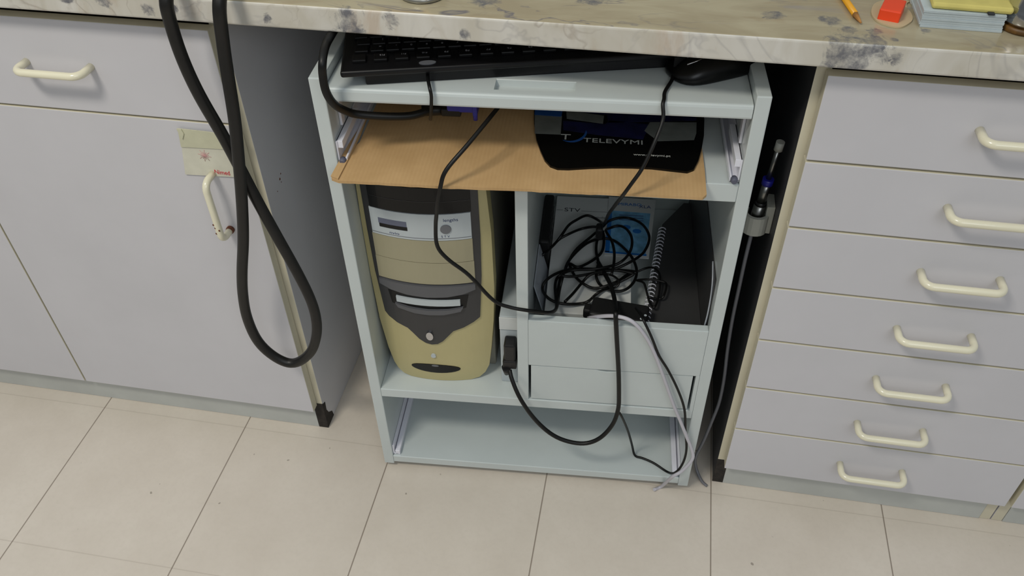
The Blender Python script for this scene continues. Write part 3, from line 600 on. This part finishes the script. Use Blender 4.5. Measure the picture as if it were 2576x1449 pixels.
for s in (-1, 1): b.tube([MM @ Vector((.045, s * .012, .0215)), MM @ Vector((.02, s * .0165, .0275)), MM @ Vector((-.01, s * .017, .0305))], .0010)
part('trim_line', b, M['chrome'], ms)
start = MM @ Vector((.056, 0, .006))
mp = [tuple(start)] + [(.1655, .050, .799)] + [(.1560, .022, .7985), (.1545, .004, .7985), (.1530, -.0045, .7955)] + PATHS['mouse_cable'][4:]
b = MB(); b.tube(mp, .0024); part('cable', b, M['cable'], ms)

# ---- lead with the blue connector
vg = thing('monitor_cable', 'thick black monitor cable with a blue plug, looping below the top shelf', 'cable', (-.2, .02, .74), 'c')
b = MB(); b.tube(PATHS['vga'], .0052); part('lead', b, M['cable'], vg)
P1, P2 = Vector(PATHS['vgaplug'][0]), Vector(PATHS['vgaplug'][2])
b = MB(); b.tube([P1 - Vector((.012, .004, 0)), P1 + Vector((.022, .004, -.001))], .0072, smooth_path=False); b.box(P1.x + .014, P1.x + .040, .042, .056, .7370, .7480, .002)
part('strain_relief', b, M['cable'], vg)
b = MB(); b.box(P1.x + .022, P1.x + .058, .042, .070, .7440, .7560, .002); b.box(P1.x + .056, P1.x + .062, .040, .072, .7410, .7570, .001)
b.lathe([(.003, 0), (.003, .012)], Matrix.Translation((P1.x + .059, .043, .734)), 10)
part('plug', b, M['bluep'], vg)

# ---- lead hanging across the computer
b = MB(); b.tube(PATHS['cable2'], .0028); o = part('black_cable', b, M['cable'], None, PATHS['cable2'][8], 'c')
tag(o, 'thin black cable hanging from behind the cardboard across the tower computer into the bin', 'cable')

# ---- cardboard and mouse pad
def sheet(pts, z0, z1, bev=0, mi=0, m=None):
    m = m or MB(); m.prism(pts, z0, z1, 'z', bev=bev, mi=mi); return m
random.seed(4)
edge = [(-.2600, -.036)]
for k in range(1, 46):
    x = -.2600 + k * .0104; edge.append((x, -.0405 + .0035 * (k / 45) + random.uniform(-.0007, .0007) - (.0015 if 6 < k < 20 else 0)))
edge += [(.213, -.0370), (.2180, -.0300), (.2190, .02), (.2185, .12), (.2195, .30), (-.2440, .30), (-.2440, .05), (-.2550, .02)]
cb = thing('cardboard_sheet', 'brown corrugated cardboard sheet lying on the middle shelf', 'cardboard', (0, .1, .6830), 'c')
part('sheet', sheet(edge, .6826, .6866), M['board'], cb)
b = MB(); b.prism([(-.2612, -.034), (-.2500, -.0395), (-.2460, .06), (-.2480, .12), (-.2490, .12), (-.2570, .04)], .6868, .6886, 'z'); part('folded_edge', b, M['board'], cb)

ZP = .6868
pad = thing('mouse_pad', 'glossy black promotional mouse pad on the cardboard', 'mouse pad', (.1, .08, ZP), 'c')
po = [(-.0140, .150), (-.0105, .112), (-.0040, .0720), (.0040, .0440), (.0110, .0240), (.0190, .0115), (.0290, .0062), (.0430, .0066), (.0700, .0118), (.0994, .0160), (.1250, .0176), (.1507, .0178), (.1750, .0150), (.1960, .0128), (.2045, .0190), (.2116, .0400), (.2175, .068), (.2225, .100), (.2258, .1421), (.2262, .185), (.215, .205), (-.002, .20), (-.0135, .18)]
part('pad', sheet(po, ZP, ZP + .0030), M['padblack'], pad)
zq = ZP + .0030  # flat grey, navy and blue patches laid on top of the pad
b = MB(); b.prism([(-.0118, .135), (-.0075, .0860), (.0280, .0865), (.0270, .135)], zq, zq + .0003, 'z'); part('pad_patch', b, M['padgrey'], pad, label='pale grey patch'); b = MB(); b.prism([(.1600, .0810), (.2085, .0880), (.2125, .1050), (.2145, .133), (.150, .128), (.1420, .105)], zq, zq + .0003, 'z')
part('pad_patch', b, M['padgrey'], pad, label='pale grey patch'); b = MB(); b.prism([(.032, .150), (.034, .128), (.085, .119), (.086, .140)], zq, zq + .0003, 'z')
part('pad_patch', b, M['padgrey'], pad, label='pale grey patch')
b = MB(); b.prism([(.029, .122), (.031, .0980), (.075, .090), (.140, .0835), (.145, .1030), (.150, .122), (.095, .128), (.088, .118)], zq, zq + .0002, 'z'); part('pad_patch', b, M['padnavy'], pad, label='navy band'); b = MB(); b.prism([(.02, .165), (.021, .151), (.09, .143), (.092, .122), (.215, .138), (.216, .165)], zq, zq + .0002, 'z')
part('pad_patch', b, M['padnavy'], pad, label='navy band')
arc = []
for k in range(13):
    a = math.radians(-110 + k * 9); arc.append((.0395 + .0300 * math.cos(a) * .75, .101 + .0300 * math.sin(a)))
arc2 = [(.0395 + (.0300 + .0035 * math.sin(PI * k / 12)) * math.cos(math.radians(-110 + k * 9)) * .80, .101 + (.0300 + .0040 * math.sin(PI * k / 12)) * math.sin(math.radians(-110 + k * 9))) for k in range(12, -1, -1)]
b = MB(); b.prism(arc + arc2[1:-1], zq, zq + .0004, 'z'); part('logo_arc', b, M['padblue'], pad); b = MB(); b.prism([(-.0125, .150), (-.012, .134), (.026, .132), (.027, .148)], zq, zq + .0004, 'z')
part('pad_patch', b, M['padblue'], pad, label='blue corner')
b = MB(); up = Vector((.0, 1, 0)); xd = Vector((1, .0, 0))
b.text('T', (.0280, .0745, zq + .0003), xd, up, .0190, .0001, sx=1.25)
part('logo_letter', b, M['padwhite'], pad); b = MB()
b.text('TELEVYMI', (.0590, .0705, zq + .0003), xd, up, .0145, .0001, sx=1.30)
part('lettering', b, M['padwhite'], pad); b = MB()
b.text('www.televymi.pt', (.1270, .0440, zq + .0003), xd, up, .0062, .0001, sx=1.15)
part('lettering', b, M['padwhite'], pad)

# ---- things in the bin
ZB = .3252
bx = thing('document_box', 'flat white box marked STV lying in the bin', 'box', (.07, .2, ZB), 'c')
b = MB(); b.box(.0100, .1500, .0700, .3850, ZB, .3640, .0015); part('box', b, M['paper'], bx)
b = MB(); b.text('STV', (.026, .338, .3641), (1, 0, 0), (0, 1, 0), .0150, .0001, sx=1.2)
for x0, x1 in ((.012, .024), (.058, .108)): b.box(x0, x1, .3410, .3416, .3640, .3642, 0)
part('lettering', b, M['ink'], bx); b = MB(); b.text('studio', (.085, .322, .3641), (1, 0, 0), (0, 1, 0), .0075, .0001)
part('lettering', b, M['ink'], bx)

br = thing('brochure', 'pale blue printed brochure lying on the white box in the bin', 'brochure', (.15, .3, .3642), 'c')
b = MB(); b.prism([(.1080, .3880), (.1030, .2180), (.1800, .2150), (.1960, .3850)], .3643, .3658, 'z'); part('cover', b, M['paper'], br)
b = MB(); b.prism([(.1150, .3450), (.1080, .2290), (.1750, .2260), (.1850, .3420)], .3658, .3660, 'z'); part('blue_panel', b, M['blueprint'], br)
b = MB(); b.prism([(.1070, .3300), (.1040, .2260), (.1120, .2255), (.1150, .3450)], .3658, .3662, 'z'); b.prism([(.1040, .2285), (.1038, .2240), (.1760, .2210), (.1765, .2255)], .3658, .3662, 'z')
for (x, y, r) in ((.141, .298, .008), (.160, .288, .008), (.126, .300, .006)): b.prism(oval(x, y, r, r * .8, 10), .3660, .3662, 'z')
b.text('MIRABO', (.1250, .3620, .3662), (1, .0, 0), (0, 1, 0), .0120, .0001); part('blue_print', b, M['blueprintdk'], br)
b = MB(); b.text('XLA', (.1640, .3570, .3662), (1, .0, 0), (0, 1, 0), .0120, .0001)
for k in range(3): b.box(.128, .172, .332 - k * .007, .3335 - k * .007, .3660, .3662, 0)
part('dark_print', b, M['blueink'], br)

nb = thing('spiral_notebook', 'dark covered spiral notebook lying at the right of the bin', 'notebook', (.21, .2, ZB), 'c')
b = MB(); b.prism([(.1740, .045), (.2100, .3080), (.2480, .375), (.2580, .375), (.2580, .045)], ZB, .3640, 'z', bev=.001); part('pages', b, M['paper'], nb)
b = MB(); b.prism([(.1690, .040), (.2060, .3120), (.2480, .380), (.2595, .380), (.2595, .040)], .3641, .3656, 'z'); part('cover', b, M['folder'], nb)
for k in range(26):
    y = .060 + k * .0095; x = .1705 + (y - .045) * .1385
    b = MB(); b.tube([(x + .0065 * math.cos(a), y, .3640 + .0062 * math.sin(a)) for a in [PI * (-.9 + 1.9 * i / 10) for i in range(11)]], .0010, seg=6, smooth_path=False)
    part('ring', b, M['rail'], nb)

hd = thing('cordless_handset', 'black handset leaning against the divider inside the bin', 'handset', (-.004, .26, ZB), 'c')
b = MB(); b.box(-.0090, .0085, .195, .330, .3400, .4080, .004); part('body', b, M['blackm'], hd)
for k in range(6): b = MB(); b.box(.0080, .0098, .208 + k * .018, .219 + k * .018, .375, .398, .001); part('button', b, M['black'], hd)

sl = MB(); sl.prism([(-.0085, .405), (-.0070, .405), (.0085, .345), (.0095, .3260), (.0080, .3260), (.0068, .345)], .085, .190, 'y')
tag(part('plastic_sleeve', sl, M['clear'], None, (0, .1, ZB), 'c'), 'cloudy plastic sleeve standing against the divider in the bin', 'sleeve')
pf = MB()
pf.prism([(.2598, ZB + .001), (.2610, ZB + .001), (.2608, .500), (.2600, .500)], .02, .40, 'y')
pf.tube([(.2515, .022, .370), (.2560, .018, .400), (.2580, .018, .440), (.2588, .030, .480), (.2590, .06, .50)], .0012, mi=1)
tag(part('plastic_folder', pf, [M['folder'], M['clear']], None, (.26, .1, ZB), 'c'), 'dark plastic folder with a pale binding strip standing at the right wall of the bin', 'folder')

# ---- power adapter and its leads
ad = thing('power_adapter', 'black power adapter brick lying on the papers at the front of the bin', 'adapter', (.13, .05, .366), 'c')
AM = Matrix.Translation((.1290, .0500, .3700)) @ Matrix.Rotation(-.16, 4, 'Z')
b = MB(); b.box(-.045, .045, -.021, .021, 0, .030, .005, M=AM, seg=3); b.box(-.056, -.043, -.010, .008, .006, .024, .003, M=AM)
part('brick', b, M['blackm'], ad)
b = MB()
for (x, y) in ((.036, -.013), (.041, -.004)): b.lathe([(.0022, 0), (.0022, .0004)], AM @ Matrix.Translation((x, y, .030)), 10)
part('screw', b, M['pcwhite'], ad)
b = MB(); b.tube(PATHS['adapter_coil'], .0025); part('coiled_cable', b, M['cable'], ad)
b = MB(); b.tube(PATHS['power_cord'], .0036); part('mains_lead', b, M['cable'], ad)
b = MB(); b.box(-.0500, -.0310, .0080, .0325, .3000, .3440, .003); b.box(-.0520, -.0295, .0060, .0325, .2915, .3090, .002); b.lathe([(.0040, 0), (.0080, .016)], Matrix.Translation((-.0462, .009, .277)), 12)
part('plug', b, M['black'], ad)
b = MB(); b.box(.086, .098, .2200, .240, .396, .420, .004); part('cable_tie', b, M['blackm'], ad)

tn = thing('thin_black_cable', 'thin black cable running from the bin over the drawer to the bottom shelf', 'cable', (.2, 0, .3), 'c')
b = MB(); b.tube(PATHS['thin_coil'], .0019); part('coil', b, M['cable'], tn)
b = MB(); b.tube(PATHS['thin_cord'], .0021); part('lead', b, M['cable'], tn)
b = MB(); b.tube(PATHS['small_loop'], .0019); b.tube(PATHS['front_loop'], .0019); part('loop', b, M['cable'], tn)
b = MB(); b.tube(PATHS['white_cord'], .0030); o = part('white_cable', b, M['whitecable'], None, PATHS['white_cord'][8], 'c')
tag(o, 'white cable hanging from the bin in front of the drawer down to the floor', 'cable')

# ================================================================== between trolley and drawers
hz = thing('handpiece_hose', 'grey hose with a steel handpiece in the gap beside the drawer cabinet', 'hose', (.262, .06, .55))
A0, A1 = Vector((.2762, .058, .7085)), Vector((.2672, .061, .578))
dirv = (A1 - A0); 
def seg(u0, u1, r, mname, nm):
    b = MB(); b.tube([A0 + dirv * u0, A0 + dirv * u1], r, smooth_path=False, seg=16); part(nm, b, M[mname], hz)
seg(0, .10, .0058, 'bracket', 'tip_cap'); seg(.10, .46, .0036, 'steel', 'steel_tube'); seg(.46, .53, .0078, 'bluep', 'blue_ring')
seg(.53, .76, .0062, 'steel', 'grip'); seg(.76, .80, .0075, 'black', 'seal'); seg(.80, 1.08, .0085, 'steel', 'handle_body')
hp = [tuple(A0 + dirv * 1.05)] + PATHS['hose'][1:]
b = MB(); b.tube(hp, .0028); part('hose', b, M['greyhose'], hz)
b = MB(); pts = []
for k in range(17):
    a = math.radians(40 - k * 260 / 16); pts.append((A1.x + .0185 * math.cos(a), A1.y + .0185 * math.sin(a)))
inn = [(A1.x + .0135 * (x - A1.x) / .0185, A1.y + .0135 * (y - A1.y) / .0185) for x, y in pts[::-1]]
b.prism(pts + inn, .560, .590, 'z'); b.box(.278, .2894, .052, .085, .560, .606, .001)
tag(part('hose_holder', b, M['bracket'], None, (.28, .06, .58)), 'grey clip fixed to the drawer cabinet side, holding the handpiece', 'holder')

# ================================================================== black hose loop hanging over the worktop
lp = [(-.44, .30, .9010), (-.45, .16, .9012), (-.462, .05, .905), (-.465, -.02, .922)] + PATHS['loop'][1:-1] + [(-.399, -.02, .921), (-.39, .05, .905), (-.38, .16, .9012), (-.37, .30, .9010)]
b = MB(); b.tube(lp, .0081, seg=14)
tag(part('rubber_hose', b, M['hosem'], None, (-.45, -.05, .6)), 'thick black rubber hose hanging in a long loop over the worktop edge', 'hose')

# ---- card taped on the door
cd = thing('taped_card', 'small cream card with red lettering taped above the door handle', 'card', (-.505, 0, .645))
CA = -.06
def cp(x, z): return (x, z)
b = MB(); b.prism([(-.5490, .6600), (-.5590, .6055), (-.4700, .6100), (-.4600, .6660)], -.0024, -.0004, 'y'); part('card', b, M['paperold'], cd)
b = MB(); b.prism([(-.5460, .6860), (-.5500, .6550), (-.4615, .6590), (-.4590, .6800), (-.500, .6850)], -.0038, -.0025, 'y'); b.prism([(-.5470, .6860), (-.5430, .6690), (-.5380, .6790), (-.5400, .6862)], -.0052, -.0038, 'y')
part('tape', b, M['tapem'], cd)
b = MB()
for k in range(8):
    a = PI * k / 8 + .2; L = .0100 if k % 2 else .0065; d = Vector((math.cos(a), 0, math.sin(a)))
    b.tube([Vector((-.518, -.0026, .6430)) - d * L, Vector((-.518, -.0026, .6430)) + d * L], .0004, seg=4, smooth_path=False)
part('star_mark', b, M['pink'], cd)
b = MB(); b.text('Nimed', (-.5105, -.0026, .6125), (1, 0, -.01), (0, 0, 1), .0105, .0002, sx=.84); part('lettering', b, M['red'], cd)

# ================================================================== things on the worktop
ZW = .8925
cn = thing('tin_can', 'round tin with a white and yellow wrapper standing on the worktop', 'tin', (-.179, .022, ZW))
b = MB(); b.lathe([(.027, 0), (.0285, .0015), (.0285, .005), (.027, .006), (.027, .08)], Matrix.Translation((-.179, .0225, ZW)), 40); part('tin', b, M['tin'], cn)
b = MB(); b.lathe([(.0274, .007), (.0274, .075)], Matrix.Translation((-.179, .0225, ZW)), 40); part('wrapper', b, M['paper'], cn)
b = MB(); b.box(-.1720, -.1650, -.0065, -.0030, ZW + .0065, ZW + .04, .0005); part('yellow_label', b, M['pencil'], cn)

pn = thing('pencil', 'yellow pencil lying on the worktop pointing to its edge', 'pencil', (.32, .06, ZW))
T0, T1 = Vector((.3240, .0170, ZW + .0030)), Vector((.300, .150, ZW + .0040)); dv = (T1 - T0).normalized()
b = MB(); b.tube([T0 + dv * .020, T1], .0038, seg=6, smooth_path=False); part('barrel', b, M['pencil'], pn)
b = MB(); b.tube([T0, T0 + dv * .020], .0037, seg=6, smooth_path=False, taper=lambda u: .30 + .70 * u); part('sharpened_tip', b, M['wood'], pn)

ot = MB(); ot.box(-.0115, .0115, -.018, .018, 0, .014, .0015, M=Matrix.Translation((.3600, .0450, ZW)) @ Matrix.Rotation(-.32, 4, 'Z'))
tag(part('orange_block', ot, M['orange'], None, (.36, .045, ZW)), 'small orange block standing on the worktop right of the pencil', 'block')
def chaikin(P, n=3):
    for _ in range(n):
        Q = []
        for k in range(len(P)):
            a, c = P[k], P[(k + 1) % len(P)]
            Q += [(a[0] * .75 + c[0] * .25, a[1] * .75 + c[1] * .25), (a[0] * .25 + c[0] * .75, a[1] * .25 + c[1] * .75)]
        P = Q
    return P
bg_ = MB(); bg_.prism(chaikin([(.342, .026), (.354, .0165), (.364, .0135), (.372, .0190), (.386, .040), (.380, .078), (.392, .09), (.350, .085), (.338, .05)]), ZW, ZW + .0018, 'z')
tag(part('plaster_scrap', bg_, mat('beige_scrap', '#b8a684', .6, .06), None, (.36, .05, ZW)), 'curled beige scrap under the orange block', 'scrap')

nt = thing('note_block', 'stack of white note paper with a yellow pad on top, on the worktop', 'note paper', (.43, .06, ZW))
NM = Matrix.Translation((.4295, .0215, ZW)) @ Matrix.Rotation(-.02, 4, 'Z')
b = MB()
random.seed(2)
for k in range(7): b.box(-.0425 + random.uniform(-.0008, .0008), .0425 + random.uniform(-.0008, .0008), random.uniform(-.0006, .0006), .085, k * .0028, k * .0028 + .0027, .0002, M=NM)
part('white_sheets', b, mat('bluish_paper', '#b3bec2', .7, .04, scale=60), nt)
b = MB(); b.box(-.0350, .0480, .0020, .088, .0198, .0270, .0030, M=NM @ Matrix.Rotation(-.03, 4, 'Z')); part('yellow_pad', b, M['yellow'], nt)
b = MB(); b.box(.0220, .0290, -.0030, .0030, .0197, .0220, .0008, M=NM); part('staple', b, M['ink'], nt)

mt = thing('steel_cup', 'polished steel cup on a brown base at the far right of the worktop', 'cup', (.500, .052, ZW))
b = MB(); b.lathe([(.0240, 0), (.0255, .002), (.0250, .007)], Matrix.Translation((.4985, .038, ZW)), 36); part('base', b, M['brown'], mt)
b = MB(); b.lathe([(.0225, .007), (.0250, .012), (.0225, .022), (.0200, .040), (.0195, .09)], Matrix.Translation((.4985, .038, ZW)), 36); part('cup', b, M['chrome'], mt)
b = MB(); b.lathe([(.010, 0), (.0105, .001), (.0105, .006)], Matrix.Translation((.3980, .0840, ZW)), 24)
tag(part('small_dish', b, M['paper'], None, (.398, .084, ZW)), 'small white round dish behind the orange block', 'dish')
